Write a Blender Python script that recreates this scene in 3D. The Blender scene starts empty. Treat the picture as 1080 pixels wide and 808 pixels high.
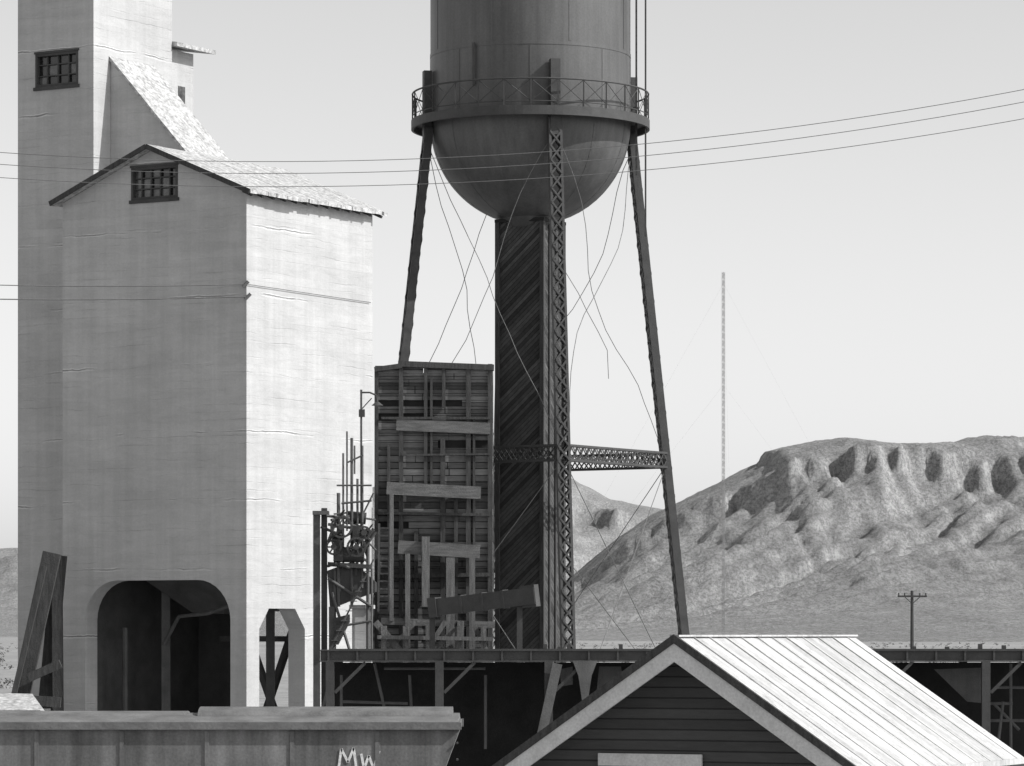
import bpy, bmesh, math, random
from mathutils import Vector, Matrix, noise
random.seed(7)
H=4.6          # eye height above the yard (m)
SC=bpy.context.scene
COL=SC.collection
V=Vector
def at(b,e,d):
    """image pixel column b / row e projected into the scene, d = assumed depth in metres"""
    return V(((b-540)/4000*d, d, H+(668-e)/4000*d))

# ------------------------------------------------------------------ materials
class N:
    def __init__(s,name):
        s.m=bpy.data.materials.new(name); s.m.use_nodes=True
        s.nt=s.m.node_tree; s.b=s.nt.nodes['Principled BSDF']
        s.tc=s.nt.nodes.new('ShaderNodeTexCoord').outputs['Object']
    def L(s,a,b): s.nt.links.new(a,b)
    def math(s,op,a,b=None,c=None,clamp=False):
        n=s.nt.nodes.new('ShaderNodeMath'); n.operation=op; n.use_clamp=clamp
        for i,x in enumerate((a,b,c)):
            if x is None: continue
            if isinstance(x,(int,float)): n.inputs[i].default_value=x
            else: s.L(x,n.inputs[i])
        return n.outputs[0]
    def mapv(s,sc,rot=(0,0,0)):
        n=s.nt.nodes.new('ShaderNodeMapping'); n.inputs['Scale'].default_value=sc; n.inputs['Rotation'].default_value=rot
        s.L(s.tc,n.inputs['Vector']); return n.outputs[0]
    def noise(s,v,scale,detail=6,rough=.6,dist=0):
        n=s.nt.nodes.new('ShaderNodeTexNoise'); s.L(v,n.inputs['Vector'])
        n.inputs['Scale'].default_value=scale; n.inputs['Detail'].default_value=detail
        n.inputs['Roughness'].default_value=rough; n.inputs['Distortion'].default_value=dist
        return n.outputs[0]
    def dot(s,axis):
        n=s.nt.nodes.new('ShaderNodeVectorMath'); n.operation='DOT_PRODUCT'; s.L(s.tc,n.inputs[0]); n.inputs[1].default_value=axis
        return n.outputs['Value']
    def wn(s,v):
        n=s.nt.nodes.new('ShaderNodeTexWhiteNoise'); n.noise_dimensions='1D'; s.L(v,n.inputs['W']); return n.outputs['Value']
    def ramp(s,v,a,b,lo=0,hi=1):
        n=s.nt.nodes.new('ShaderNodeMapRange'); s.L(v,n.inputs[0])
        n.inputs[1].default_value=a;n.inputs[2].default_value=b;n.inputs[3].default_value=lo;n.inputs[4].default_value=hi
        return n.outputs[0]
    def var(s,v,amt): # 1+amt*2*(v-.5)
        return s.math('MULTIPLY_ADD',v,2*amt,1-amt)
    def done(s,val,rough=.85,metal=0,bump=None,bd=.02,bs=.5,spec=.3):
        s.L(s.math('MINIMUM',s.math('MAXIMUM',val,.008),.9),s.b.inputs['Base Color'])
        s.b.inputs['Roughness'].default_value=rough; s.b.inputs['Metallic'].default_value=metal
        s.b.inputs['Specular IOR Level'].default_value=spec
        if bump is not None:
            n=s.nt.nodes.new('ShaderNodeBump'); n.inputs['Distance'].default_value=bd; n.inputs['Strength'].default_value=bs
            s.L(bump,n.inputs['Height']); s.L(n.outputs[0],s.b.inputs['Normal'])
        return s.m

def mat_basic(name,base,var=.3,scale=1.2,stretch=(1,1,1),rough=.85,metal=0,bump=.4,bd=.02,speck=.15,ss=25,streak=0,spec=.3):
    g=N(name); n1=g.noise(g.mapv(stretch),scale,8,.62)
    f=g.math('MULTIPLY',g.var(n1,var*2),base)
    n2=g.noise(g.tc,ss,3)
    f=g.math('MULTIPLY',f,g.var(n2,speck*2))
    if streak:
        n3=g.noise(g.mapv((3,3,.13)),1.3,5)
        f=g.math('MULTIPLY',f,g.var(n3,streak*2))
    return g.done(f,rough,metal,g.math('ADD',n1,n2),bd,bump,spec)

def mat_planks(name,base,axis=(0,0,1),width=.2,con=.35,grain=(1,1,8),rough=.9,seam=.06,seamdark=.75,weather=.3,bd=.02):
    g=N(name); d=g.math('DIVIDE',g.dot(axis),width)
    w=g.wn(g.math('FLOOR',d)); fr=g.math('FRACT',d)
    edge=g.math('ABSOLUTE',g.math('SUBTRACT',fr,.5))
    sm=g.ramp(edge,.5-seam,.5,0,1)
    gr=g.noise(g.mapv(grain),2.2,8,.7); big=g.noise(g.tc,.5,4)
    f=g.math('MULTIPLY',g.var(w,con),base)
    f=g.math('MULTIPLY',f,g.var(gr,weather*1.6)); f=g.math('MULTIPLY',f,g.var(big,weather*1.6))
    f=g.math('MULTIPLY',f,g.math('SUBTRACT',1,g.math('MULTIPLY',sm,seamdark)))
    h=g.math('SUBTRACT',g.math('MULTIPLY_ADD',w,.4,g.math('MULTIPLY',gr,.5)),sm)
    return g.done(f,rough,0,h,bd,.8)

def mat_concrete(name,base):
    g=N(name); Z=g.dot((0,0,1))
    big=g.noise(g.mapv((1,1,1.6)),.35,6,.6); mid=g.noise(g.mapv((.8,.8,3)),1.0,8,.65,.5); fine=g.noise(g.tc,14,4)
    strk=g.noise(g.mapv((2.6,2.6,.12)),1.2,5)
    wob=g.math('ADD',Z,g.math('MULTIPLY',g.noise(g.mapv((.35,.35,.5)),.9,5,.65),.42))
    band=g.wn(g.math('FLOOR',g.math('DIVIDE',Z,.27)))
    fr=g.math('FRACT',g.math('DIVIDE',wob,.27)); d0=g.math('ABSOLUTE',g.math('SUBTRACT',fr,.5))
    ln=g.math('MULTIPLY',g.ramp(d0,.42,.5),g.ramp(g.noise(g.mapv((.4,.4,2.5)),.9,6,.7),.49,.66))
    # occasional long wavy lift joints, partly pale (efflorescence), partly dark
    fr2=g.math('FRACT',g.math('DIVIDE',wob,2.35)); d2=g.math('ABSOLUTE',g.math('SUBTRACT',fr2,.5))
    p2=g.ramp(g.noise(g.mapv((.3,.3,1)),.8,4),.50,.58)
    dk=g.math('MULTIPLY',g.ramp(d2,.488,.497),p2)
    lt=g.math('MULTIPLY',g.math('MULTIPLY',g.ramp(d2,.470,.482),g.ramp(d2,.492,.484)),p2)
    f=g.math('MULTIPLY',g.var(big,.22),base)
    for a,b in ((mid,.18),(fine,.12),(band,.025),(strk,.17)): f=g.math('MULTIPLY',f,g.var(a,b))
    f=g.math('MULTIPLY',f,g.math('SUBTRACT',1,g.math('MULTIPLY',ln,.16)))
    f=g.math('MULTIPLY',f,g.math('SUBTRACT',1,g.math('MULTIPLY',dk,.35)))
    f=g.math('MULTIPLY',f,g.math('ADD',1,g.math('MULTIPLY',lt,.45)))
    h=g.math('SUBTRACT',g.math('ADD',g.math('MULTIPLY',mid,.8),g.math('MULTIPLY',band,.2)),g.math('ADD',dk,g.math('MULTIPLY',ln,.5)))
    return g.done(f,.93,0,h,.035,.7,.15)

M={}
M['conc']=mat_concrete('board_formed_concrete',.455)
M['conc_in']=mat_basic('dark_concrete',.08)
M['shingle']=mat_basic('weathered_roofing',.41,.35,3,(1,1,1),.95,0,.8,.03,.55,7)
M['steel']=mat_basic('tank_steel',.088,.30,.5,(1,1,.5),.5,.0,.25,.01,.14,14,.22,.45)
M['steel_d']=mat_basic('dark_steel',.05,.3,2,rough=.6,bump=.3,spec=.4)
M['steel_m']=mat_basic('painted_steel',.09,.35,1.5,rough=.6,streak=.2,spec=.4)
M['rod']=mat_basic('rusted_rod',.17,.3,2)
M['wire']=mat_basic('wire_metal',.14,.1)
M['glass']=mat_basic('dusty_glass',.02,.5,3,rough=.15,bump=.1,spec=.6)
M['pane']=mat_basic('sooty_pane',.10,.7,5,rough=.2,bump=.1,spec=.6)
M['frame']=mat_basic('window_frame_wood',.07,.3)
M['timber']=mat_basic('old_timber',.06,.45,2,(6,6,.8),.95,0,.7,.02,.25,30)
M['timber_l']=mat_basic('bleached_timber',.13,.45,2,(6,6,.8),.95,0,.7,.02,.3,30)
M['timber_h']=mat_basic('bleached_beam',.13,.45,2,(.8,6,6),.95,0,.7,.02,.3,30)
M['dark']=mat_basic('dark_wood_and_shade',.022,.4)  # dark wood, also the painted shade under the trestle
M['white']=mat_basic('white_lettering',.75,.25,8)
M['barge']=mat_basic('bargeboard_paint',.58,.18,3,bump=.3,bd=.005)
u2=V((-.906,.423,0)); v2=V((.423,.906,0))
ax=u2+v2; 
M['riser']=mat_planks('frost_box_boards',.06,(ax.x,ax.y,1.1),.2,.5,(2,2,2),.9,.09,.75,.35)
M['bunker']=mat_planks('bunker_boards',.15,(0,0,1),.24,.6,(.7,1,7),.95,.07,.85,.5,.03)
M['siding']=mat_planks('shed_siding',.07,(0,0,1),.17,.15,(1,1,8),.9,.1,.6,.2)

# ------------------------------------------------------------------ mesh builder
class MB:
    def __init__(s): s.v=[];s.f=[]
    def add(s,vs,fs):
        o=len(s.v); s.v+= [tuple(p) for p in vs]; s.f+=[tuple(i+o for i in f) for f in fs]
    def beam(s,a,b,w,h=None,side=None):
        a=V(a);b=V(b);h=h or w; d=(b-a).normalized()
        if side is None: side=d.cross(V((0,0,1))) if abs(d.z)<.95 else V((1,0,0))
        side=V(side); side=(side-d*side.dot(d)).normalized(); up=side.cross(d).normalized()
        vs=[]
        for p in (a,b):
            for i,j in((-1,-1),(1,-1),(1,1),(-1,1)): vs.append(p+side*(w/2*i)+up*(h/2*j))
        s.add(vs,[(0,1,2,3),(7,6,5,4),(0,4,5,1),(1,5,6,2),(2,6,7,3),(3,7,4,0)])
    def box(s,x0,x1,y0,y1,z0,z1):
        s.beam(((x0+x1)/2,(y0+y1)/2,z0),((x0+x1)/2,(y0+y1)/2,z1),abs(x1-x0),abs(y1-y0),(1,0,0))
    def cyl(s,a,b,r,r2=None,n=10,caps=True):
        a=V(a);b=V(b);r2=r if r2 is None else r2; d=(b-a).normalized()
        side=d.cross(V((0,0,1))) if abs(d.z)<.95 else V((1,0,0)); side=(side-d*side.dot(d)).normalized(); up=side.cross(d)
        vs=[]
        for p,rr in((a,r),(b,r2)):
            for i in range(n):
                t=2*math.pi*i/n; vs.append(p+side*math.cos(t)*rr+up*math.sin(t)*rr)
        fs=[(i,(i+1)%n,n+(i+1)%n,n+i) for i in range(n)]
        if caps: fs+=[tuple(range(n))[::-1],tuple(range(n,2*n))]
        s.add(vs,fs)
    def tube(s,pts,r,n=5):
        for a,b in zip(pts[:-1],pts[1:]): s.cyl(a,b,r,n=n)
    def prism(s,poly,f0,f1):
        """poly: 2D points, f0/f1 map a 2D point to 3D on each cap"""
        n=len(poly); vs=[f0(*p) for p in poly]+[f1(*p) for p in poly]
        s.add(vs,[tuple(range(n)),tuple(range(n,2*n))[::-1]]+[(i,i+n,(i+1)%n+n,(i+1)%n) for i in range(n)])
    def lathe(s,prof,c,n=72):
        c=V(c); vs=[];fs=[]
        for r,z in prof:
            for i in range(n):
                t=2*math.pi*i/n; vs.append(c+V((r*math.cos(t),r*math.sin(t),z)))
        for k in range(len(prof)-1):
            for i in range(n): fs.append((k*n+i,k*n+(i+1)%n,(k+1)*n+(i+1)%n,(k+1)*n+i))
        s.add(vs,fs)
def empty(name,loc):
    e=bpy.data.objects.new(name,None); e.location=loc; e.empty_display_size=.5; COL.objects.link(e); return e
def obj(name,mb,mat,parent=None,smooth=False):
    me=bpy.data.meshes.new(name); me.from_pydata(mb.v,[],mb.f); 
    bm=bmesh.new(); bm.from_mesh(me); bmesh.ops.recalc_face_normals(bm,faces=bm.faces); bm.to_mesh(me); bm.free()
    me.materials.append(mat)
    if smooth:
        for p in me.polygons: p.use_smooth=True
        me.set_sharp_from_angle(angle=math.radians(40))
    o=bpy.data.objects.new(name,me); COL.objects.link(o)
    if parent:
        o.parent=parent; o.matrix_parent_inverse=Matrix.Translation(parent.location).inverted()
    return o
def cut(o,mb):
    c=obj('cutter',mb,M['dark']); md=o.modifiers.new('b','BOOLEAN'); md.object=c; md.operation='DIFFERENCE'; md.solver='EXACT'
    bpy.context.view_layer.update()
    dg=bpy.context.evaluated_depsgraph_get(); me=bpy.data.meshes.new_from_object(o.evaluated_get(dg))
    o.modifiers.clear(); o.data=me; bpy.data.objects.remove(c)

# ------------------------------------------------------------------ camera, sky, sun
cam=bpy.data.cameras.new('camera'); co=bpy.data.objects.new('camera',cam); COL.objects.link(co)
co.location=(0,0,H); co.rotation_euler=(math.radians(90),0,0)
cam.lens=4000/1080*36; cam.sensor_width=36; cam.shift_y=264/1080; cam.clip_start=1; cam.clip_end=90000
SC.camera=co
sdir=V((.965,-.27,0)).normalized(); EL=math.radians(38)
s3=V((sdir.x*math.cos(EL),sdir.y*math.cos(EL),math.sin(EL)))
sun=bpy.data.lights.new('sun','SUN'); sun.energy=4.5; sun.angle=math.radians(.5); sun.color=(1,.995,.985)
so=bpy.data.objects.new('sun',sun); COL.objects.link(so); so.rotation_euler=s3.to_track_quat('Z','Y').to_euler(); so.location=(60,-20,60)
w=bpy.data.worlds.new('World'); SC.world=w; w.use_nodes=True; nt=w.node_tree
bg=nt.nodes['Background']; sk=nt.nodes.new('ShaderNodeTexSky'); sk.sky_type='NISHITA'; sk.sun_disc=False
sk.sun_elevation=EL; sk.sun_rotation=math.atan2(sdir.x,sdir.y); sk.dust_density=1.2; sk.air_density=1.0
# monochrome film response
dt=nt.nodes.new('ShaderNodeVectorMath'); dt.operation='DOT_PRODUCT'; dt.inputs[1].default_value=(.72,.62,.28)
nt.links.new(sk.outputs[0],dt.inputs[0]); nt.links.new(dt.outputs['Value'],bg.inputs[0]); bg.inputs[1].default_value=.125
SC.view_settings.view_transform='Standard'; SC.view_settings.look='None'; SC.view_settings.exposure=0; SC.view_settings.gamma=1

# ------------------------------------------------------------------ ground
g=N('desert_ground'); n1=g.noise(g.mapv((1,1,1)),.004,8,.6); n2=g.noise(g.tc,.08,6,.7); n3=g.noise(g.tc,2.5,5)
sc=g.ramp(g.noise(g.tc,.35,4,.7),.52,.62,1,.6)
f=g.math('MULTIPLY',g.var(n1,.4),.30)
for a,b in((n2,.4),(n3,.25)): f=g.math('MULTIPLY',f,g.var(a,b))
f=g.math('MULTIPLY',f,sc)
gm=g.done(f,.95,0,n3,.03,.6,.1)
mb=MB(); mb.add([(-40000,-2000,0),(40000,-2000,0),(40000,60000,0),(-40000,60000,0)],[(0,1,2,3)]); obj('ground',mb,gm)

# ------------------------------------------------------------------ mountains
def interp(tab,x):
    if x<=tab[0][0]: return tab[0][1]
    for (a,p),(b,q) in zip(tab[:-1],tab[1:]):
        if x<=b:
            return p+(q-p)*(x-a)/(b-a)
    return tab[-1][1]
prof_t=[(0,0),(.2,.035),(.4,.11),(.55,.21),(.66,.35),(.76,.53),(.83,.68),(.852,.74),(.868,.87),(.90,.90),(.93,.95),(1,1)]
def range_mesh(name,Y0,Y1,Yend,tab,x0,x1,dx,dy,amp,seed,mat):
    nx=int((x1-x0)/dx)+1; ny=int((Yend-Y0)/dy)+1; vs=[];fs=[]
    for j in range(ny):
        Y=Y0+j*dy; t=(Y-Y0)/(Y1-Y0)
        for i in range(nx):
            x=x0+i*dx
            b=540+x/Y1*4000
            hr=max(0,interp(tab,b))*Y1/4000
            tt=t+(.035*noise.noise(V((x/260,Y/900,seed+9)))+.018*noise.noise(V((x/55,Y/300,seed+1)))+.014*noise.noise(V((x/17,Y/80,seed+12))))*min(1,max(0,(1-t)*8))*min(1,t*3)
            sx=interp(prof_t,max(0,tt)) if tt<1 else max(0,1-(tt-1)*.7)
            m=max(0,min(1,(t-.36)/.36))*(1-.85*max(0,min(1,(t-.74)/.2)))
            q=x-.55*(Y-Y1)
            wv=60*noise.noise(V((x/200,Y/500,3)))
            gl=abs(noise.noise(V(((q+wv)/190,Y/1500,seed))))*2
            g2=abs(noise.noise(V(((q+wv*.5)/55,Y/500,seed+4))))*2
            g4=noise.noise(V((q/20,Y/120,seed+6)))
            g3=noise.noise(V((x/9,Y/14,seed+2)))+.6*noise.noise(V((x/4.5,Y/9,seed+3)))
            z=hr*sx+(m*amp*((.5-gl)*.8+(.4-g2)*.55+g4*.3)+g3*1.9*min(1,m*2+.25))*min(1,hr/120)-1.5
            vs.append((x,Y,z))
    for j in range(ny-1):
        for i in range(nx-1):
            a=j*nx+i; fs.append((a,a+1,a+nx+1,a+nx))
    me=bpy.data.meshes.new(name); me.from_pydata(vs,[],fs); me.materials.append(mat)
    for p in me.polygons: p.use_smooth=True
    o=bpy.data.objects.new(name,me); COL.objects.link(o); return o
def mat_mtn(name,lo,hi,lift):  # lo and hi kept pale: aerial haze painted into the albedo
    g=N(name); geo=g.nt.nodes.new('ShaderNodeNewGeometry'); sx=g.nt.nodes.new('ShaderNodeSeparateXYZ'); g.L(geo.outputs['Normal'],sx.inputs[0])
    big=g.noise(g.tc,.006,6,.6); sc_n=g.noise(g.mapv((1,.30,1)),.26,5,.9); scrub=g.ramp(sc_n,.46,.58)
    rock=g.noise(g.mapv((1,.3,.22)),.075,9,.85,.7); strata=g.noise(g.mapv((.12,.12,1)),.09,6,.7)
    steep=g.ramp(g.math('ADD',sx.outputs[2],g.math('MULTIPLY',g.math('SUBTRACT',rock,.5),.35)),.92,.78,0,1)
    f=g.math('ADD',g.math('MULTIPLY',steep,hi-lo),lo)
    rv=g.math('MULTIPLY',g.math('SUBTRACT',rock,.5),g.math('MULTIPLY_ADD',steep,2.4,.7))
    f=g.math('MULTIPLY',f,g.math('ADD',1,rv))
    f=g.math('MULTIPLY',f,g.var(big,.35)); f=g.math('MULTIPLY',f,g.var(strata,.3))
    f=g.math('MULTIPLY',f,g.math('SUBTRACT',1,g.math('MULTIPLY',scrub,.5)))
    f=g.math('ADD',f,lift)  # lift adds the painted distance haze to the rock colour
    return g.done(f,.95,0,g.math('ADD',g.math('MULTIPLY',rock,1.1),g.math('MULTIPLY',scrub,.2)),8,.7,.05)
front=[(-1500,0),(400,0),(520,10),(600,62),(650,104),(690,130),(740,154),(775,172),(800,183),(806,196),(830,202),(860,207),(885,210),(905,208),(930,205),(965,204),(1000,205),(1018,210),(1035,213),(1055,210),(1085,208),(1200,200),(1500,150),(2000,80)]
range_mesh('mountain_ridge',1900,5000,6000,front,-250,1900,5,12,28,1.3,mat_mtn('mountain_rock_scrub_and_haze',.27,.35,.07))
back=[(-600,70),(-200,85),(0,92),(100,96),(300,130),(420,165),(520,182),(580,176),(605,166),(640,146),(690,136),(760,120),(900,100),(1400,70)]
range_mesh('distant_mountain_ridge',4800,7600,8600,back,-2600,1500,12,22,28,5.1,mat_mtn('distant_mountain_rock_and_haze',.22,.27,.12))

# ------------------------------------------------------------------ concrete coaling tower
ca,sa=.857,.515
C0=V((-9.1,130,0)); U=V((-ca,sa,0)); W=V((sa,ca,0))
def T(t,s,z): return C0+U*t+W*s+V((0,0,z))
tower=empty('concrete_coaling_tower',C0)
L,R,TH=7.92,7.9,.7; ZE,ZP=19.8,21.45
def arc(cx,cz,r,a0,a1,n=8): return [(cx+r*math.cos(math.radians(a0+(a1-a0)*i/n)),cz+r*math.sin(math.radians(a0+(a1-a0)*i/n))) for i in range(n+1)]
poly=[(0,0),(.675,0)]+arc(.675+1.4,5.05,1.4,180,90)+arc(6.92-1.4,5.05,1.4,90,0)+[(6.92,0),(L,0),(L,ZE),(L/2,ZP),(0,ZE)]
mb=MB(); mb.prism(poly,lambda a,b:T(a,0,b),lambda a,b:T(a,TH,b)); wl=obj('gable_wall',mb,M['conc'],tower)
c=MB(); c.prism([(2.9,19.72),(4.9,19.72),(4.9,20.85),(2.9,20.85)],lambda a,b:T(a,-.3,b),lambda a,b:T(a,.35,b)); cut(wl,c)
poly=[(TH,0),(.76,0),(.76,4.75),(1.35,5.46),(2.95,5.46),(3.56,4.75),(3.56,0),(R-TH,0),(R-TH,ZE),(TH,ZE)]
mb=MB(); mb.prism(poly,lambda a,b:T(0,a,b),lambda a,b:T(TH,a,b)); obj('side_wall',mb,M['conc'],tower)
mb=MB(); mb.prism([(TH,0),(R-TH,0),(R-TH,ZE),(TH,ZE)],lambda a,b:T(L-TH,a,b),lambda a,b:T(L,a,b)); obj('shaft_side_wall',mb,M['conc'],tower)
poly=[(0,0),(2.5,0),(2.5,5.4),(5.4,5.4),(5.4,0),(L,0),(L,ZE),(L/2,ZP),(0,ZE)]
mb=MB(); mb.prism(poly,lambda a,b:T(a,R-TH,b),lambda a,b:T(a,R,b)); obj('rear_wall',mb,M['conc'],tower)
mb=MB(); mb.prism([(TH,6.9),(L-TH,6.9),(L-TH,7.3),(TH,7.3)],lambda a,b:T(a,TH,b),lambda a,b:T(a,R-TH,b))
# dark lining panels on two inner walls of the bay
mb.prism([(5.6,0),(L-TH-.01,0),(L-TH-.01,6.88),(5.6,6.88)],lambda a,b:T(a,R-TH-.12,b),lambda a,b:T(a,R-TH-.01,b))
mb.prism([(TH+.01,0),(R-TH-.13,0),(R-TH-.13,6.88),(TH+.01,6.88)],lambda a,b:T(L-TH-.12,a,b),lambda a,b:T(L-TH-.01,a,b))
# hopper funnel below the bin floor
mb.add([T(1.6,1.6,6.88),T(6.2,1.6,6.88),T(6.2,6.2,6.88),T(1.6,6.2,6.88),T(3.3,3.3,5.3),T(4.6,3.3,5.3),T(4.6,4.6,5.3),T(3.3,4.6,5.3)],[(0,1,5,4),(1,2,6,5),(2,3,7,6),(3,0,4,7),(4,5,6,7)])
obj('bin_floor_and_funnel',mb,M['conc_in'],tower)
mb=MB(); mb.tube([T(1.0,2,5.9),T(3.2,2.2,5.3),T(4.6,2.4,5.2),T(5.4,2.6,4.2)],.07,8); mb.tube([T(6.3,1.5,0),T(6.3,1.5,4.8)],.1,8); mb.beam(T(5.6,3,0),T(5.6,3,6.8),.3); mb.beam(T(2.6,5.2,0),T(2.6,5.2,6.8),.3)
mb.beam(T(2.2,6,0),T(4.5,6,5.4),.22); mb.beam(T(4.2,6.2,0),T(2.2,6.2,5.0),.22); mb.beam(T(2,6.1,4.4),T(5.4,6.1,4.4),.2)
obj('interior_pipes_and_braces',mb,M['steel_m'],tower)
# roof
def roofprism(m,t0,z0,tp,zp,t1,z1,th,s0,s1):
    m.prism([(t0,z0),(tp,zp),(t1,z1),(t1,z1+th),(tp,zp+th),(t0,z0+th)],lambda a,b:T(a,s0,b),lambda a,b:T(a,s1,b))
sl=(ZP-ZE)/(L/2); ov=.42
mb=MB(); s0=-.4
while s0<R+.35:   # roofing laid in strips of uneven width with ragged eaves
    s1=min(R+.36,s0+random.uniform(.15,.9)); o1=ov+random.gauss(0,.035); o2=ov+random.gauss(0,.035); dz=random.uniform(0,.02)
    roofprism(mb,-o1,ZE-sl*o1+.01+dz,L/2,ZP+.01+dz,L+o2*.6,ZE-sl*o2*.6+.01+dz,.13,s0,s1-.002); s0=s1
obj('roof',mb,M['shingle'],tower)
mb=MB()
for i in range(13):
    s=-.2+i*.68; mb.beam(T(-ov+.06,s,ZE-sl*ov-.03),T(.0,s,ZE-.05),.09,.1)
for s in(-.43,):
    mb.beam(T(-ov,s,ZE-sl*ov+.06),T(L/2,s,ZP+.06),.05,.17); mb.beam(T(L/2,s,ZP+.06),T(L+.25,s,ZE-sl*.25+.06),.05,.17)
obj('rafter_ends_and_fascia',mb,M['timber'],tower)
# hoist shaft
st0,st1,ss0,ss1=L+.005,11.35,1.8,6.54
mb=MB(); mb.prism([(st0,0),(st1,0),(st1,34),(st0,34)],lambda a,b:T(a,ss0,b),lambda a,b:T(a,ss1,b)); sh=obj('hoist_shaft',mb,M['conc'],tower)
wt0=L+.69; c=MB(); c.prism([(wt0,24.3),(wt0+1.93,24.3),(wt0+1.93,25.5),(wt0,25.5)],lambda a,b:T(a,ss0-.3,b),lambda a,b:T(a,ss0+.35,b)); cut(sh,c)
mb=MB(); mb.prism([(8.3,0),(10.8,0),(10.8,26.2),(8.3,26.2)],lambda a,b:T(a,ss1+.004,b),lambda a,b:T(a,8.4,b)); obj('rear_penthouse',mb,M['conc'],tower)
mb=MB(); mb.prism([(7.7,26.22),(11.2,26.75),(11.2,26.9),(7.7,26.37)],lambda a,b:T(a,ss1+.01,b),lambda a,b:T(a,9.0,b)); obj('penthouse_roof',mb,M['shingle'],tower)
mb=MB(); mb.prism([(ss1+.9,24.2),(ss1+1.3,24.2),(ss1+1.3,24.9),(ss1+.9,24.9)],lambda a,b:T(8.27,a,b),lambda a,b:T(8.31,a,b)); obj('penthouse_window',mb,M['pane'],tower)
# inclined chute enclosure from the shaft down to the ridge
mb=MB(); wedge=[(st0-.01,25.2),(4.5,21.5),(4.5,20.9),(st0-.01,19.6)]
mb.prism(wedge,lambda a,b:T(a,2.8,b),lambda a,b:T(a,5.3,b)); obj('inclined_chute_house',mb,M['conc'],tower)
mb=MB()
for i in range(9):
    a=2.7+i*.3; mb.prism([(st0-.01,25.22),(4.2,21.24+.0),(4.2,21.38),(st0-.01,25.36)],lambda p,q,a=a:T(p,a,q+.0),lambda p,q,a=a:T(p,a+.296,q))
obj('chute_roofing',mb,M['shingle'],tower)
def window(t0,t1,z0,z1,s,nx,nz,par):
    f=MB(); gl=MB(); pn=MB()
    def B(a0,a1,b0,b1,d0,d1,m=f): m.prism([(a0,b0),(a1,b0),(a1,b1),(a0,b1)],lambda a,b:T(a,d0,b),lambda a,b:T(a,d1,b))
    fw=.09
    B(t0-.06,t1+.06,z0-.12,z0-.003,s-.07,s+.1); B(t0-.04,t1+.04,z1+.003,z1+.08,s-.04,s+.1)
    B(t0,t0+fw,z0,z1,s-.02,s+.2); B(t1-fw,t1,z0,z1,s-.02,s+.2)
    B(t0+fw,t1-fw,z0,z0+fw,s-.015,s+.2);B(t0+fw,t1-fw,z1-fw,z1,s-.015,s+.2)
    for i in range(1,nx):
        a=t0+(t1-t0)*i/nx; B(a-.025,a+.025,z0+fw,z1-fw,s+.06,s+.13)
    for k in range(1,nz):
        b=z0+(z1-z0)*k/nz; B(t0+fw,t1-fw,b-.02,b+.02,s+.065,s+.125)
    B(t0+fw,t1-fw,z0+fw,z1-fw,s+.15,s+.17,gl)
    for i in range(nx):
        for k in range(nz):
            if random.random()<.4:
                a=t0+(t1-t0)*i/nx; b=z0+(z1-z0)*k/nz; B(a+.03,a+(t1-t0)/nx-.03,b+.03,b+(z1-z0)/nz-.03,s+.137,s+.145,pn)
    obj('window_frame',f,M['frame'],par); obj('window_glass',gl,M['glass'],par); obj('window_panes',pn,M['pane'],par)
window(2.9,4.9,19.72,20.85,0,5,3,tower); window(wt0,wt0+1.93,24.3,25.5,ss0,4,3,tower)
# leaning timber props at the shaft foot
mb=MB()
mb.beam(at(55,583,131.5),at(20,745,131.5)-V((.5,0,2.2)),.62,.3); mb.beam(at(47,597,130.9),at(8,745,130.9)-V((.4,0,2.2)),.18,.2)
mb.beam(at(63,586,132.4),at(42,808,132.4),.5,.3)
mb.beam(at(30,715,131),at(64,700,131),.2,.3); mb.beam(at(22,738,130.8),at(64,741,130.8),.2,.35)
mb.beam(at(60,586,132),at(62,808,132),.35,.3)
e=empty('timber_prop_frame',at(40,780,131)); obj('props',mb,M['timber'],e)

# ------------------------------------------------------------------ water tower
WC=V((.70,144,0)); wt=empty('water_tower',WC)
def zz(e): return H+(668-e)/27.8
ZT=zz(131); RT=3.8
prof=[(RT*math.sin(math.radians(a)),ZT-RT*math.cos(math.radians(a))) for a in range(4,91,3)]+[(RT,ZT+9)]
mb=MB(); mb.lathe(prof,WC,96); mb.lathe([(RT+.25,ZT+8.9),(RT+.25,ZT+9.05),(.05,ZT+11)],WC,64); obj('tank_shell',mb,M['steel'],wt,True)
mb=MB()
for z in(ZT+.03,ZT+2.55,ZT+5.1,ZT+7.6): mb.lathe([(RT,z-.07),(RT+.014,z-.07),(RT+.014,z+.07),(RT,z+.07)],WC,96)
for k in range(12):   # riveted gore seams
    t=2*math.pi*(k+.3)/12; pts=[WC+V((math.cos(t)*(RT+.003)*math.sin(a),math.sin(t)*(RT+.003)*math.sin(a),ZT-(RT+.003)*math.cos(a))) for a in [math.radians(x) for x in range(12,91,6)]]
    for p,q in zip(pts[:-1],pts[1:]): mb.beam(p,q,.08,.012,side=V((-math.sin(t),math.cos(t),0)))
for row in range(3):
    for k in range(8):
        t=2*math.pi*(k+.5*(row%2))/8; r=RT+.004; p=WC+V((math.cos(t)*r,math.sin(t)*r,0))
        mb.beam(p+V((0,0,ZT+.11+row*2.53)),p+V((0,0,ZT+2.45+row*2.53)),.09,.012,side=V((-math.sin(t),math.cos(t),0)))
mb.lathe([(.3,ZT-RT-.6),(1.0,ZT-RT-.1),(1.3,ZT-RT+.28)],WC,32)
obj('tank_seams',mb,M['steel'],wt,True)
mb=MB(); t=math.radians(-123); p=WC+V((math.cos(t)*(RT+.1),math.sin(t)*(RT+.1),0)); mb.cyl(p+V((0,0,ZT+1)),p+V((0,0,ZT+2.6)),.05)
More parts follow.
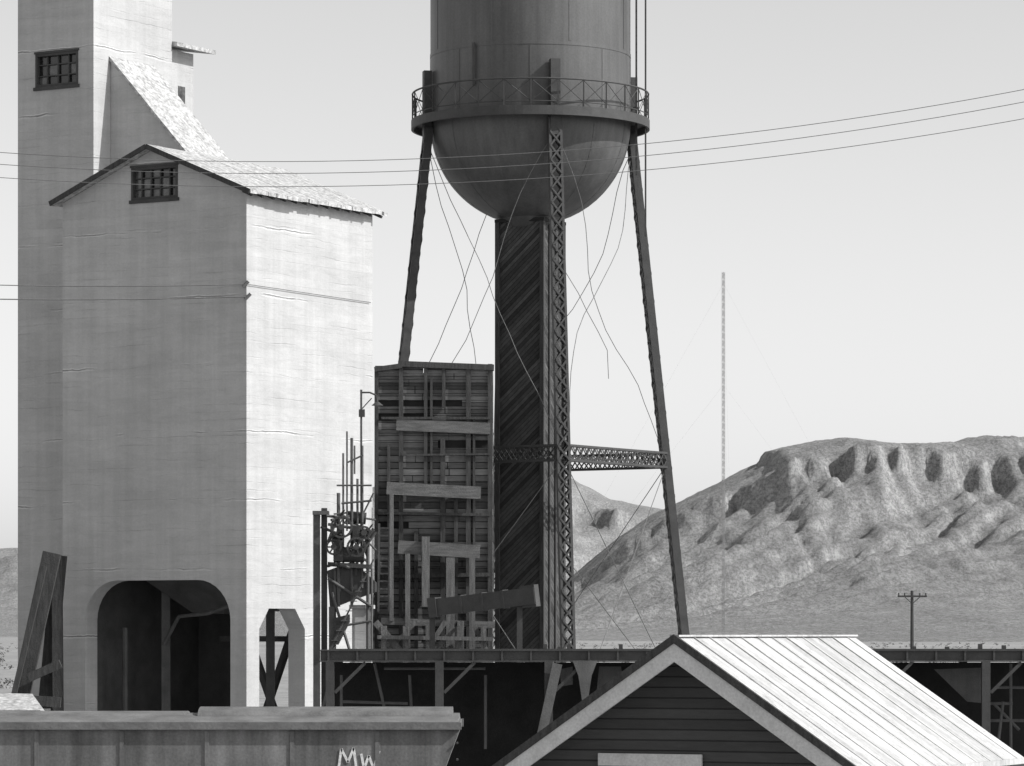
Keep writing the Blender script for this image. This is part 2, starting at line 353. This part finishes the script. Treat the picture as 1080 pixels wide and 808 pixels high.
obj('tank_pipe',mb,M['steel_d'],wt)
# balcony
RB=4.53; mb=MB()
mb.lathe([(RT-.02,ZT+.12),(RB,ZT+.12),(RB,ZT-.22),(RB-.09,ZT-.22),(RB-.09,ZT+.04),(RT-.02,ZT+.04)],WC,96)
obj('balcony_deck',mb,M['steel_d'],wt,False)
mb=MB(); NP=28
def ring(r,z,n=84): 
    return [WC+V((r*math.cos(2*math.pi*i/n),r*math.sin(2*math.pi*i/n),z)) for i in range(n+1)]
RR=RB-.05
mb.tube(ring(RR,ZT+1.12),.035,6); mb.tube(ring(RR,ZT+.28),.02,5)
for k in range(NP):
    t=2*math.pi*k/NP;t2=2*math.pi*(k+1)/NP; a=WC+V((RR*math.cos(t),RR*math.sin(t),0)); b=WC+V((RR*math.cos(t2),RR*math.sin(t2),0))
    mb.beam(a+V((0,0,ZT+.1)),a+V((0,0,ZT+1.12)),.05)
    mb.cyl(a+V((0,0,ZT+.28)),b+V((0,0,ZT+1.1)),.014,n=4); mb.cyl(b+V((0,0,ZT+.28)),a+V((0,0,ZT+1.1)),.014,n=4)
obj('balcony_railing',mb,M['steel_d'],wt)
# legs
th0=math.asin(.22)
dirs=[V((math.sin(th0+k*math.pi/2),-math.cos(th0+k*math.pi/2),0)) for k in range(4)]
def legp(k,z): r=6.03-(z-H)*2.0/18.3; return WC+dirs[k]*r+V((0,0,z))
mb=MB(); foot=MB()
for k in range(4):
    d=dirs[k]; tan=V((-d.y,d.x,0)); hw=.21; a=legp(k,.3); b=legp(k,ZT-.25)
    for sgn in(-1,1): 
        o=tan*hw*sgn
        mb.beam(a+o,b+o,.09,.3,side=tan)
    n=44; ax_=(b-a)
    for i in range(n):
        p=a+ax_*(i/n); q=a+ax_*((i+1)/n); sg=1 if i%2 else -1
        for dd in(-.16,.16):
            mb.beam(p+tan*hw*sg+d*dd,q-tan*hw*sg+d*dd,.07,.02,side=tan)
            if dd<0 or k==0: mb.beam(p-tan*hw*sg+d*dd*1.1,q+tan*hw*sg+d*dd*1.1,.06,.02,side=tan)
    mb.beam(WC+d*(RT+.2)+V((0,0,ZT-.9)),WC+d*(RT+.2)+V((0,0,ZT+1.9)),.36,.3,side=tan)
    foot.box(a.x-.7,a.x+.7,a.y-.7,a.y+.7,0,.3)
obj('lattice_legs',mb,M['steel_d'],wt); obj('leg_footings',foot,M['conc'],wt)
ZS=zz(484); mb=MB(); rods=MB()
def slack(p,q,amp,seed,broken=None):
    """loose tie rod that bows and kinks instead of running straight"""
    n=16; pts=[]
    for i in range(n+1):
        k=i/n; pp=p.lerp(q,k); e=math.sin(math.pi*k)
        off=V((noise.noise(V((k*2.0,seed,0))),noise.noise(V((k*2.3,seed,5)))*.5,noise.noise(V((k*2.3,seed,9)))*.4-.25))*amp*2.2*e
        off+=V((noise.noise(V((k*9,seed,2))),0,0))*amp*.22*e
        pts.append(pp+off)
        if broken and k>broken: break
    if broken: pts.append(pts[-1]+V((.05,0,-1.1)))
    rods.tube(pts,.014,5)
for k in range(4):
    k2=(k+1)%4; a=legp(k,ZS);b=legp(k2,ZS); up=V((0,0,.27)); n=18
    pr=(b-a).cross(V((0,0,1))).normalized()
    for off in(-.16,.16):
        for s in(-1,1): mb.beam(a+up*s+pr*off,b+up*s+pr*off,.07,.08)
        for i in range(n):
            p=a+(b-a)*(i/n);q=a+(b-a)*((i+1)/n)
            mb.beam(p-up+pr*off,q+up+pr*off,.02,.05); mb.beam(p+up+pr*off,q-up+pr*off,.02,.05)
    z0,z1_=ZT-.8,ZS+.2
    slack(legp(k,z0),legp(k2,z1_),.7 if k in(0,1) else .3,k*3.1+1.7)
    slack(legp(k2,z0),legp(k,z1_),.45,k*5.3+.6,.62 if k==1 else None)
    rods.cyl(legp(k,ZS-.2),legp(k2,1.0),.016,n=5); rods.cyl(legp(k2,ZS-.2),legp(k,1.0),.016,n=5)
for k in range(4): rods.cyl(legp(k,ZS),WC+V((0,0,ZS)),.03,n=5)
obj('horizontal_struts',mb,M['steel_d'],wt); obj('tie_rods',rods,M['rod'],wt)
# ladder
mb=MB(); lp=WC+V((4.35,-.6,0)); 
for o in(-.2,.2): mb.beam(lp+V((0,o,ZT-4.3)),lp+V((0,o,ZT+9.5)),.05)
for i in range(44): mb.beam(lp+V((0,-.2,ZT-4.2+i*.31)),lp+V((0,.2,ZT-4.2+i*.31)),.03)
mb.beam(lp+V((-.35,0,ZT-2)),lp+V((-.35,0,ZT+9.3)),.07)
obj('tank_ladder',mb,M['steel_d'],wt)
# riser frost box
s=.915; cs=[WC+u2*i*s+v2*j*s for i,j in((-1,-1),(1,-1),(1,1),(-1,1))]
z1=zz(236); mb=MB(); mb.add([c+V((0,0,z)) for z in(0,z1) for c in cs],[(0,1,2,3),(4,5,6,7),(0,1,5,4),(1,2,6,5),(2,3,7,6),(3,0,4,7)])
obj('frost_box',mb,M['riser'],wt)
mb=MB()
for c in cs:
    d=(c-WC).normalized(); mb.beam(c+d*.02,c+d*.02+V((0,0,z1)),.17,.17,side=u2)
for k in(.38,.68): 
    a=cs[3]+(cs[0]-cs[3])*k
    mb.beam(a-u2*.03,a-u2*.03+V((0,0,z1)),.07,.12,side=u2)
obj('frost_box_corners',mb,M['timber'],wt)
mb=MB(); mb.add([WC+(c-WC)*1.12+V((0,0,z)) for z in(z1,z1+.12) for c in cs],[(0,1,2,3),(4,5,6,7),(0,1,5,4),(1,2,6,5),(2,3,7,6),(3,0,4,7)]); obj('frost_box_cap',mb,M['dark'],wt)

# ------------------------------------------------------------------ timber bunker
bk=empty('timber_coal_bunker',(-2.8,139,0)); D=137.5
x0,x1=(395-540)/4000*D,(519-540)/4000*D; zt=at(0,386,D).z
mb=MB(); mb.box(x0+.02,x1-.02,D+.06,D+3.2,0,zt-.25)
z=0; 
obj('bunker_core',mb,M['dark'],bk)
mb=MB()
while z<zt-.15:
    hgt=random.uniform(.2,.27); xs=[x0,x0+random.uniform(1.2,3.2),x1]
    for a,b in zip(xs[:-1],xs[1:]):
        dy=random.uniform(0,.035)
        if random.random()<.035: continue
        mb.box(a+random.uniform(0,.02),b-.012,D-.005-dy,D+.055,z+.008,z+hgt)
    z+=hgt+.008
mb.box(x1-.018,x1+.03,D+.08,D+3.2,0,zt-.1)
obj('board_cladding',mb,M['bunker'],bk)
st=MB()
def bb(m,a,b,wpx,dep,D_): m.beam(at(a[0],a[1],D_),at(b[0],b[1],D_),wpx/4000*D_,dep,side=V((1,0,0)) if abs(a[0]-b[0])<abs(a[1]-b[1]) else V((0,0,1)))
for px,e0,e1,wd in((423,386,690,4.5),(449,388,520,3.5),(455,400,520,2.5),(467,462,690,5),(468,388,430,3.5),(494,388,690,5),(500,440,690,2.5),(517,384,690,5),(397,388,690,4),(439,560,690,4),(481,520,690,4),(410,470,560,3)):
    bb(st,(px,e0),(px,e1),wd,.16,D-.13)
bb(st,(420,384),(521,388),6,.5,D-.02); bb(st,(395,390),(424,386),5,.4,D-.1)
bb(st,(402,441),(517,441),2.5,.1,D-.24); bb(st,(398,541),(517,543),3,.1,D-.24); bb(st,(398,608),(517,606),4,.14,D-.26); bb(st,(424,480),(517,479),2,.1,D-.24)
obj('studs_and_cap',st,M['timber'],bk)
lt=MB()
bb(lt,(418,448),(517,452),12,.06,D-.24)
bb(lt,(408,515),(507,520),13,.3,D-.5); bb(lt,(420,577),(506,582),14,.34,D-.6)
bb(lt,(402,655),(522,659),7,.3,D-.7)
obj('walers',lt,M['timber_h'],bk)
lt=MB()
for px,e0,e1,wd in((449,566,640,8),(475,588,690,9),(413,520,655,4),(430,584,690,5),(498,588,690,6),(486,655,690,7)): bb(lt,(px,e0),(px,e1),wd,.22,D-.85)
for a,b,wd in(((396,656),(425,690),7),((470,655),(448,690),5),((500,660),(515,690),5),((405,690),(440,655),4),((455,690),(480,662),5)): bb(lt,a,b,wd,.2,D-1.2-wd*.02)
for px in(405,428,452,485,510): bb(lt,(px,660),(px,800),6,.3,D-1.5)
bb(lt,(398,672),(520,674),4,.3,D-1.75)
obj('front_posts',lt,M['timber_l'],bk)
la=MB()
for px in(400,411): bb(la,(px,552),(px-1,645),2.2,.08,D-.7)
for i in range(11): bb(la,(400,557+i*8),(411,557+i*8),1.8,.06,D-.7)
obj('ladder',la,M['timber_l'],bk)
# discharge chute
ch=MB(); a=at(456,641,D-2.4); b=at(566,628,D-3.4); d=(b-a); 
ch.beam(a,b,.72,.6,side=V((0,1,0))); ch.beam(b-d.normalized()*.5,b+d.normalized()*.02,.62,.78,side=V((0,1,0))); ch.beam(a-d.normalized()*.05,a+d.normalized()*.25,.82,.7,side=V((0,1,0)))
for k in(.3,.5,.7): ch.beam(a.lerp(b,k)-d.normalized()*.04,a.lerp(b,k)+d.normalized()*.04,.76,.66,side=V((0,1,0)))
ch.beam(a+V((0,0,-.4)),a+V((0,0,-4)),.2); ch.beam(b+V((-.6,0,-.4)),b+V((-.6,0,-4.4)),.2)
e=empty('discharge_chute',a); obj('chute_body',ch,M['steel_d'],e)

# ------------------------------------------------------------------ boiler / hoist machinery beside the tower
mc=empty('hoist_machinery',at(365,700,127)); D=127
m=MB(); bb(m,(334,540),(334,808),7,.3,D); bb(m,(342,536),(342,808),6,.25,D+.3); bb(m,(350,640),(350,808),6,.25,D)
bb(m,(330,541),(347,541),4,.5,D)
for px,e0,e1,r in((362,478,600,.035),(366,455,560,.03),(371,462,640,.05),(377,505,600,.04),(382,470,620,.045),(388,560,690,.06),(357,520,640,.06),(392,600,690,.04),(353,600,690,.05),(374,470,500,.03)):
    m.cyl(at(px,e0,D),at(px,e1,D),r,n=8)
for a,b,r in(((355,512),(392,512),.03),((360,531),(392,528),.035),((346,553),(392,560),.05),((366,488),(383,480),.03),((346,572),(356,545),.05),((346,610),(392,640),.05),((350,662),(392,655),.04),((350,625),(370,690),.05),((384,540),(394,520),.03)): m.cyl(at(*a,D-.1),at(*b,D-.1),r,n=8)
# stair stringer and treads
m.beam(at(346,690,D-.6),at(394,590,D-.6),.16,.05); 
for i in range(9): m.beam(at(348+i*5,686-i*10.4,D-.75),at(348+i*5,686-i*10.4,D-.1),.22,.03)
obj('posts_and_pipes',m,M['steel_m'],mc)
m=MB()
def wheel(c,r,m,wd=.1,sp=6):
    c=V(c); pts=[c+V((r*math.cos(2*math.pi*i/20),0,r*math.sin(2*math.pi*i/20))) for i in range(21)]
    for p,q in zip(pts[:-1],pts[1:]): m.beam(p,q,wd,.07,side=V((0,1,0)))
    for i in range(sp): m.beam(c,pts[int(i*20/sp)],.05,.05)
    m.cyl(c-V((0,.12,0)),c+V((0,.12,0)),.1,n=10)
wheel(at(360,556,D-.5),.34,m); wheel(at(376,577,D-.55),.3,m); wheel(at(352,577,D-.3),.24,m); wheel(at(384,562,D-.4),.2,m)
m.cyl(at(352,585,D),at(384,585,D),.26,n=18); m.cyl(at(366,545,D+.2),at(386,547,D+.2),.2,n=16); m.cyl(at(350,567,D+.3),at(362,564,D+.3),.17,n=14)
m.beam(at(346,595,D),at(392,598,D),.5,.14,side=V((0,1,0)))
m.box(at(352,0,D).x,at(362,0,D).x,D-.3,D+.3,at(0,592,D).z,at(0,570,D).z)
m.box(at(372,0,D).x,at(380,0,D).x,D-.2,D+.3,at(0,572,D).z,at(0,554,D).z)
for i in range(26):
    c=at(random.uniform(348,392),random.uniform(540,600),D+random.uniform(-.4,.3)); a=V((random.gauss(0,1),random.gauss(0,.6),random.gauss(0,1))).normalized()*random.uniform(.12,.45)
    m.cyl(c-a,c+a,random.uniform(.02,.06),n=7)
obj('wheels_and_drums',m,M['steel_d'],mc,False)
m=MB(); m.prism([(345,602),(372,592),(396,614),(396,624),(368,634),(348,642)],lambda a,b:at(a,b,D),lambda a,b:at(a,b,D)+V((0,1.1,0))); 
m.prism([(352,652),(368,648),(368,656),(356,680),(352,680)],lambda a,b:at(a,b,D-.2),lambda a,b:at(a,b,D-.2)+V((0,.8,0)))
obj('hood',m,M['steel_d'],mc)
m=MB(); m.box(at(371,0,D).x,at(391,0,D).x,D+.2,D+1.3,0,at(0,642,D).z); m.box(at(368,0,D).x,at(394,0,D).x,D+.1,D+1.4,at(0,642,D).z+.003,at(0,638,D).z); obj('concrete_plinth',m,M['conc'],mc)
lm=empty('bracket_lamp',at(382,470,D)); m=MB(); m.cyl(at(381,411,D),at(381,600,D),.035,n=8); m.tube([at(381,414,D),at(390,414,D),at(397,417,D),at(398,424,D)],.03,7); m.tube([at(381,432,D),at(392,420,D)],.02,6)
c=at(398,424,D); m.cyl(c,c-V((0,0,.12)),.06,.2,12); m.box(c.x-.62,c.x-.42,D-.08,D+.08,c.z-.5,c.z-.25); obj('bracket_and_shade',m,M['steel_d'],lm)

# ------------------------------------------------------------------ loading trestle
tr=empty('steel_loading_trestle',(0,118,0)); D=118; xa,xb=at(338,0,D).x,at(1240,0,D).x; zt=H-18.5/4000*D; zb=zt-.3
m=MB()
for yy in(D,D+6):
    m.box(xa,xb,yy-.02,yy+.02,zb,zt); m.box(xa-.02,xb+.02,yy-.12,yy+.12,zt+.002,zt+.04); m.box(xa-.02,xb+.02,yy-.12,yy+.12,zb-.04,zb-.002)
m.box(xa,xb,D+.13,D+5.87,zt-.12,zt-.02)
x=xa+.25
while x<xb:
    m.box(x-.03,x+.03,D-.1,D-.021,zb,zt)
    x+=.9
x=xa+.3
while x<xb:
    for yy in(D,D+6): m.box(x-.13,x+.13,yy-.13,yy+.13,0,zb-.042)
    m.beam((x+.15,D-.02,zb-1.0),(x+1.1,D-.02,zb-.06),.13,.1)
    x+=3.4
obj('girders_and_posts',m,M['steel_d'],tr)
m=MB(); m.box(xa,xb,D+4.6,D+4.75,0,zb-.1); obj('back_shade_sheet',m,M['dark'],tr)  # near-black sheet added to paint in the shade under the deck
m=MB()
m.beam(at(588,700,D-.3),at(568,790,D-.3),.3,.14,side=V((1,0,0)))
for px in(617,): m.prism([(px-13,697),(px+13,697),(px+7,713),(px+3,740),(px-3,740),(px-7,713)],lambda a,b:at(a,b,D-.2),lambda a,b:at(a,b,D-.16))
m.prism([(632,703),(655,703),(660,735),(628,740)],lambda a,b:at(a,b,D+2),lambda a,b:at(a,b,D+2.1))
m.prism([(590,706),(604,703),(604,722),(592,724)],lambda a,b:at(a,b,D+1),lambda a,b:at(a,b,D+1.1))
m.prism([(985,706),(1040,704),(1040,742),(1020,740)],lambda a,b:at(a,b,D+2),lambda a,b:at(a,b,D+2.1))
obj('gusset_and_sheet_plates',m,M['steel_m'],tr)
m=MB()
for p,q in(((395,700),(405,745)),((352,703),(340,748)),((405,705),(512,705)),((360,712),(360,790)),((432,712),(436,790)),((512,712),(512,790)),((360,740),(430,742)),((1048,742),(1075,770)),((1066,700),(1066,790)),((1040,760),(1080,760)),((1050,725),(1080,725)),((1058,740),(1052,790)),((1042,742),(1068,742))):
    m.cyl(at(*p,D+1.6),at(*q,D+1.6),.05,n=7)
obj('pipes_and_rails',m,M['steel_m'],tr)
m=MB()
for px in(575,590,600,655,965,1000,1035,1060): m.box(at(px,0,D).x-.06,at(px,0,D).x+.06,D+.2,D+.4,zt+.04,zt+random.uniform(.1,.22))
obj('deck_bolts',m,M['steel_d'],tr)

# ------------------------------------------------------------------ shed in the foreground
th=math.radians(25); rg=V((math.sin(th),math.cos(th),0)); gd=V((math.cos(th),-math.sin(th),0)); P0=V((2.58,60,H-.05))
RL=8.26; HW=3.2; sl=2.01/3
shed=empty('gabled_shed',(3.5,62,0))
def Q(wd,l,z): return P0+gd*wd+rg*l+V((0,0,z))
g=N('shed_board_roof'); ld=g.math('DIVIDE',g.dot(tuple(rg)),.24)
wn=g.wn(g.math('FLOOR',ld)); n1=g.noise(g.tc,1.1,8,.7,.5); n2=g.noise(g.mapv((1,1,1)),9,5,.7)
rc=g.nt.nodes.new('ShaderNodeCombineXYZ'); g.L(g.math('MULTIPLY',g.dot(tuple(rg)),5),rc.inputs[0]); g.L(g.math('MULTIPLY',g.dot(tuple(gd)),.5),rc.inputs[1])
n3=g.noise(rc.outputs[0],1.3,7,.75)
sm=g.math('MULTIPLY',g.ramp(g.math('ABSOLUTE',g.math('SUBTRACT',g.math('FRACT',ld),.5)),.43,.5),g.ramp(n3,.35,.6))
rust=g.ramp(g.noise(g.tc,2.4,8,.8),.54,.68,1,.66)
f=g.math('MULTIPLY',g.var(wn,.12),.47)
for a,b in((n1,.3),(n2,.3),(n3,.42)): f=g.math('MULTIPLY',f,g.var(a,b))
f=g.math('MULTIPLY',f,rust); f=g.math('MULTIPLY',f,g.math('SUBTRACT',1,g.math('MULTIPLY',sm,.3)))
M['sroof']=g.done(f,.85,0,g.math('SUBTRACT',g.math('ADD',n1,n2),sm),.02,.6,.2)
m=MB(); t_=.07
for sg in(-1,1):
    m.prism([(0,0),(HW*sg,-HW*sl),(HW*sg,-HW*sl-t_),(0,-t_)],lambda a,b:Q(a,0,b),lambda a,b:Q(a,RL,b))
obj('roof_deck',m,M['sroof'],shed)
m=MB(); l=.02; 
while l<RL+.01:
    for sg in(-1,1):
        hh=random.uniform(.008,.02)
        m.beam(Q(.02*sg,l,.004),Q((HW+.02)*sg,l+random.uniform(-.02,.02),-(HW+.02)*sl+.004),.03,hh,side=rg)
    l+=.72+random.uniform(-.06,.06)
m.beam(Q(0,-.03,.01),Q(0,RL+.03,.01),.16,.03,side=gd)
m.beam(Q(HW+.01,0,-HW*sl-.02),Q(HW+.01,RL,-HW*sl-.02),.05,.1,side=gd)
obj('roof_battens_and_ridge',m,M['sroof'],shed)
def chevron(m,w_,top,bot,l0,l1): m.prism([(-w_,-w_*sl+top),(0,top),(w_,-w_*sl+top),(w_,-w_*sl+bot),(0,bot),(-w_,-w_*sl+bot)],lambda a,b:Q(a,l0,b),lambda a,b:Q(a,l1,b))
m=MB(); chevron(m,HW+.03,.035,-.105,-.075,-.003); obj('roof_edge',m,M['timber'],shed)
m=MB(); chevron(m,HW,-.108,-.40,-.045,-.004); chevron(m,HW,-.075,-.37,RL+.004,RL+.045)
for sg in(-1,1):
    m.prism([(0,-.08),(HW*sg,-HW*sl-.08),(HW*sg,-HW*sl-.12),(0,-.12)],lambda a,b:Q(a,.02,b),lambda a,b:Q(a,.56,b))
obj('bargeboards_and_soffit',m,M['barge'],shed)
zg=-(H-.05); wl_=HW-.35
m=MB(); m.prism([(-wl_,zg),(wl_,zg),(wl_,-wl_*sl-.1),(0,-.1),(-wl_,-wl_*sl-.1)],lambda a,b:Q(a,.57,b),lambda a,b:Q(a,.65,b))
m.prism([(-wl_,zg),(wl_,zg),(wl_,-wl_*sl-.1),(0,-.1),(-wl_,-wl_*sl-.1)],lambda a,b:Q(a,RL-.6,b),lambda a,b:Q(a,RL-.5,b))
for sg in(-1,1): m.prism([(.66,zg),(RL-.61,zg),(RL-.61,-wl_*sl-.12),(.66,-wl_*sl-.12)],lambda a,b:Q(wl_*sg,a,b),lambda a,b:Q((wl_-.1)*sg,a,b))
obj('siding_walls',m,M['siding'],shed)
m=MB(); m.beam(Q(-1.55,.52,-1.98),Q(.25,.52,-1.98),.05,.2,side=rg); 
for a in(-1.5,.2): m.beam(Q(a,.52,-2.1),Q(a,.52,zg),.14,.05,side=gd)
m.beam(Q(-wl_,.5,-2.42),Q(-1.7,.5,-2.42),.05,.12,side=rg)
obj('door_trim',m,M['barge'],shed)
m=MB(); m.prism([(-1.42,-2.1),(.12,-2.1),(.12,zg),(-1.42,zg)],lambda a,b:Q(a,.53,b),lambda a,b:Q(a,.547,b)); obj('door',m,M['timber'],shed)

# ------------------------------------------------------------------ hopper car
D=69.0; X1=at(485,0,D).x; X0=X1-12.2; ZT2=H-1.62
car=empty('covered_hopper_car',((X0+X1)/2,D+1.4,0))
M['car']=mat_basic('car_side_paint',.15,.45,1.0,(1,1,.6),.7,0,.3,.01,.2,20,.4,.3)
M['cartop']=mat_basic('car_roof_steel',.15,.45,1.6,rough=.65,bump=.4,streak=0)
pl=[(X0,ZT2),(X1,ZT2),(X1,ZT2-.12),(X1-.42,1.75),(X1-.5,1.3),(X1-2.6,1.3),(X1-3.3,.55),(X1-4.3,.55),(X1-5.2,1.2),(X0+5.2,1.2),(X0+4.3,.55),(X0+3.3,.55),(X0+2.6,1.3),(X0+.5,1.3),(X0+.42,1.75),(X0,ZT2-.12)]
m=MB(); m.prism(pl,lambda a,b:V((a,D,b)),lambda a,b:V((a,D+2.9,b)))
for i in range(7):
    x=X0+1.4+i*1.55; m.box(x-.04,x+.04,D-.02,D-.002,1.32,ZT2-.16)
obj('body',m,M['car'],car)
m=MB()
m.box(X0-.03,X1+.03,D-.1,D+.06,ZT2-.13,ZT2+.0); m.box(X0-.03,X1+.03,D+2.84,D+3.0,ZT2-.15,ZT2)
pr=[(D+.0+2.9*i/14, ZT2+.003+.14*math.sin(math.pi*i/14)) for i in range(15)]
m.prism(pr,lambda a,b:V((X0,a,b)),lambda a,b:V((X1-.03,a,b)))
xh=at(205,0,D).x
pr=[(D+1.45+.75*math.cos(math.pi*i/12), ZT2+.10+.16*math.sin(math.pi*i/12)) for i in range(13)]
m.prism(pr,lambda a,b:V((xh,a,b)),lambda a,b:V((X1-.15,a,b)))
pr=[(D+1.45+.75*math.cos(math.pi*i/12), ZT2+.05+.13*math.sin(math.pi*i/12)) for i in range(13)]
m.prism(pr,lambda a,b:V((X0+.2,a,b)),lambda a,b:V((xh-.25,a,b)))
obj('roof_and_hatches',m,M['cartop'],car,True)
m=MB(); m.box(X0+.2,X1-.2,D+1.2,D+1.7,.95,1.28)
for xx in(X0+1.6,X1-1.6):
    for dx in(-.85,.85):
        m.cyl((xx+dx,D+.55,.54),(xx+dx,D+2.3,.54),.07)
        for yy in(D+.62,D+2.15): m.cyl((xx+dx,yy,.54),(xx+dx,yy+.13,.54),.42,n=24)
    for yy in(D+.45,D+2.33): m.box(xx-1.1,xx+1.1,yy,yy+.12,.4,.68)
    m.box(xx-.2,xx+.2,D+.57,D+2.33,.6,.95)
m.box(X1-.2,X1+.5,D+1.35,D+1.55,.85,1.05)
for i in range(6): m.beam((X1-.05,D-.05,1.1+i*.3),(X1-.05,D+.35,1.1+i*.3),.03)
obj('underframe_and_trucks',m,M['steel_d'],car)
m=MB(); yl=D-.012
def px(a,b): p=at(a,b,D); return V((p.x,yl,p.z))
def stroke(pts,wd=.045):
    for p,q in zip(pts[:-1],pts[1:]): m.beam(px(*p),px(*q),wd,.008,side=V((0,0,1)) if abs(p[0]-q[0])>abs(p[1]-q[1]) else V((1,0,0)))
stroke([(357,812),(360,790),(367,804),(373,789),(376,812)]); stroke([(381,795),(384,811),(389,797),(394,811),(400,792)])
obj('lettering',m,M['white'],car)
# track
tk=empty('railroad_track',(-5,D+1.4,0)); m=MB()
for yy in(D+.72,D+2.19): m.box(-60,60,yy-.035,yy+.035,.121,.125)
obj('rails',m,M['steel_d'],tk); m=MB()
for i in range(200): x=-60+i*.6; m.box(x-.11,x+.11,D+.15,D+2.75,.02,.118)
obj('ties',m,M['timber'],tk)

# ------------------------------------------------------------------ low outbuilding at far left
ls=empty('low_outbuilding',at(0,800,112)); m=MB()
D=112; xl,xr=at(-170,0,D).x,at(36,0,D).x; z0=H-2.05
m.box(xl,xr,D+.4,D+4,0,z0-.25); obj('walls',m,M['siding'],ls)
m=MB(); m.add([V((xl-.3,D,z0-.35)),V((xr+.5,D,z0-.5)),V((xr-.6,D+4.3,z0+.2)),V((xl-.3,D+4.3,z0+.25)),V((xl-.3,D,z0-.45)),V((xr+.5,D,z0-.6)),V((xr-.6,D+4.3,z0+.1)),V((xl-.3,D+4.3,z0+.15))],[(0,1,2,3),(4,5,6,7),(0,1,5,4),(1,2,6,5),(2,3,7,6),(3,0,4,7)]); obj('roof',m,M['shingle'],ls)

# ------------------------------------------------------------------ poles, wires, mast
def wirepts(D,a,x0,c,b0,b1,n=60):
    return [at(b0+(b1-b0)*i/n, c+a*((b0+(b1-b0)*i/n)-x0)**2, D) for i in range(n+1)]
pw=empty('overhead_power_line',(0,96,0)); m=MB()
b0,b1=-420,1750
for D,a,x0_,c in((95.2,-1.2e-4,284,170.5),(96,-1.19e-4,284,183),(96.8,-1.15e-4,290,197)):
    m.tube(wirepts(D,a,x0_,c,b0,b1),.009,5)
obj('conductors',m,M['wire'],pw)
m=MB()
for b in(b0,b1):
    p=at(b,0,96); 
    ztop=H+(668-(183-1.19e-4*(b-284)**2))/4000*96
    m.cyl((p.x,96,0),(p.x,96,ztop+.6),.2,.13,12); m.beam((p.x,94.6,ztop-.15),(p.x,97.4,ztop-.15),.14,.18)
    for k,(Dk,cc,aa,xx) in enumerate(((95.2,170.5,-1.2e-4,284),(96.8,197,-1.15e-4,290))): m.cyl((p.x,Dk,ztop-.1),(p.x,Dk,H+(668-(cc+aa*(b-xx)**2))/4000*Dk),.05)
obj('support_poles',m,M['timber'],pw)
sw=empty('service_drop_wires',T(0,0,15)); m=MB()
A=at(-300,304,126); B=T(-.05,0,at(0,313,130).z); n=30
pts=[A.lerp(B,i/n)-V((0,0,.22*4*(i/n)*(1-i/n))) for i in range(n+1)]; m.tube(pts,.02,5); m.cyl(B-V((.1,0,.1)),B+V((.1,0,.1)),.06)
A=at(-300,285,126)
B=T(0,-.06,at(0,300,130).z); pts=[A.lerp(B,i/n)-V((0,0,.25*4*(i/n)*(1-i/n))) for i in range(n+1)]; m.tube(pts,.016,5)
m.tube([B,T(-.06,-.06,B.z),T(-.06,R-.2,B.z-.05)],.012,5); m.cyl(B-V((.1,0,.1)),B+V((.1,0,.1)),.06)
p=at(-300,280,126); m.cyl((p.x,126,0),(p.x,126,p.z+.5),.18,.12)
obj('wires_and_insulators',m,M['wire'],sw)
# utility pole
D=350; up=empty('utility_pole',at(962,720,D)); m=MB(); x=at(962,0,D).x
m.cyl((x,D,0),(x,D,at(0,623,D).z),.2,.13,10); z=at(0,629,D).z; m.beam((x-1.35,D-.15,z),(x+1.35,D-.15,z),.14,.16,side=V((0,1,0)))
for dx in(-1.25,-.7,.7,1.25): m.cyl((x+dx,D-.15,z+.08),(x+dx,D-.15,z+.3),.06)
m.beam((x-.7,D-.15,z-.05),(x,D-.13,z-.7),.06); m.beam((x+.7,D-.15,z-.05),(x,D-.13,z-.7),.06)
obj('pole_and_crossarm',m,M['timber'],up)
# radio mast
D=1200; rm=empty('radio_mast',at(763,670,D)); m=MB(); x=at(763,0,D).x; zt=at(0,287,D).z
M['mast']=mat_basic('mast_paint',.27,.1)
cs3=[V((x+.5*math.cos(a),D+.5*math.sin(a),0)) for a in(.5,2.6,4.7)]
for c in cs3: m.beam(c,c+V((0,0,zt)),.13)
n=50
for i in range(n):
    for k in range(3):
        m.beam(cs3[k]+V((0,0,zt*i/n)),cs3[(k+1)%3]+V((0,0,zt*(i+1)/n)),.09)
for hh in(.45,.7,.97):
    for a in(.5,2.6,4.7): m.cyl((x,D,zt*hh),(x+75*math.cos(a),D+75*math.sin(a),0),.01,n=4)
obj('lattice_and_guys',m,M['mast'],rm)

# ------------------------------------------------------------------ scrub
m=MB()
for i in range(900):
    Y=random.uniform(150,1700); b=random.uniform(560,1150) if i%4 else random.uniform(-60,100)
    c=at(b,0,Y); r=random.uniform(.3,.9); 
    for k in range(26):
        d=V((random.gauss(0,.5),random.gauss(0,.5),abs(random.gauss(0,.45)))); p=V((c.x,Y,.1))+d*r; s_=r*.28
        q=[p+V((random.uniform(-s_,s_),random.uniform(-s_,s_),random.uniform(-s_,s_))) for _ in range(3)]
        m.add(q,[(0,1,2)])
obj('desert_scrub',m,mat_basic('sagebrush',.08,.4))
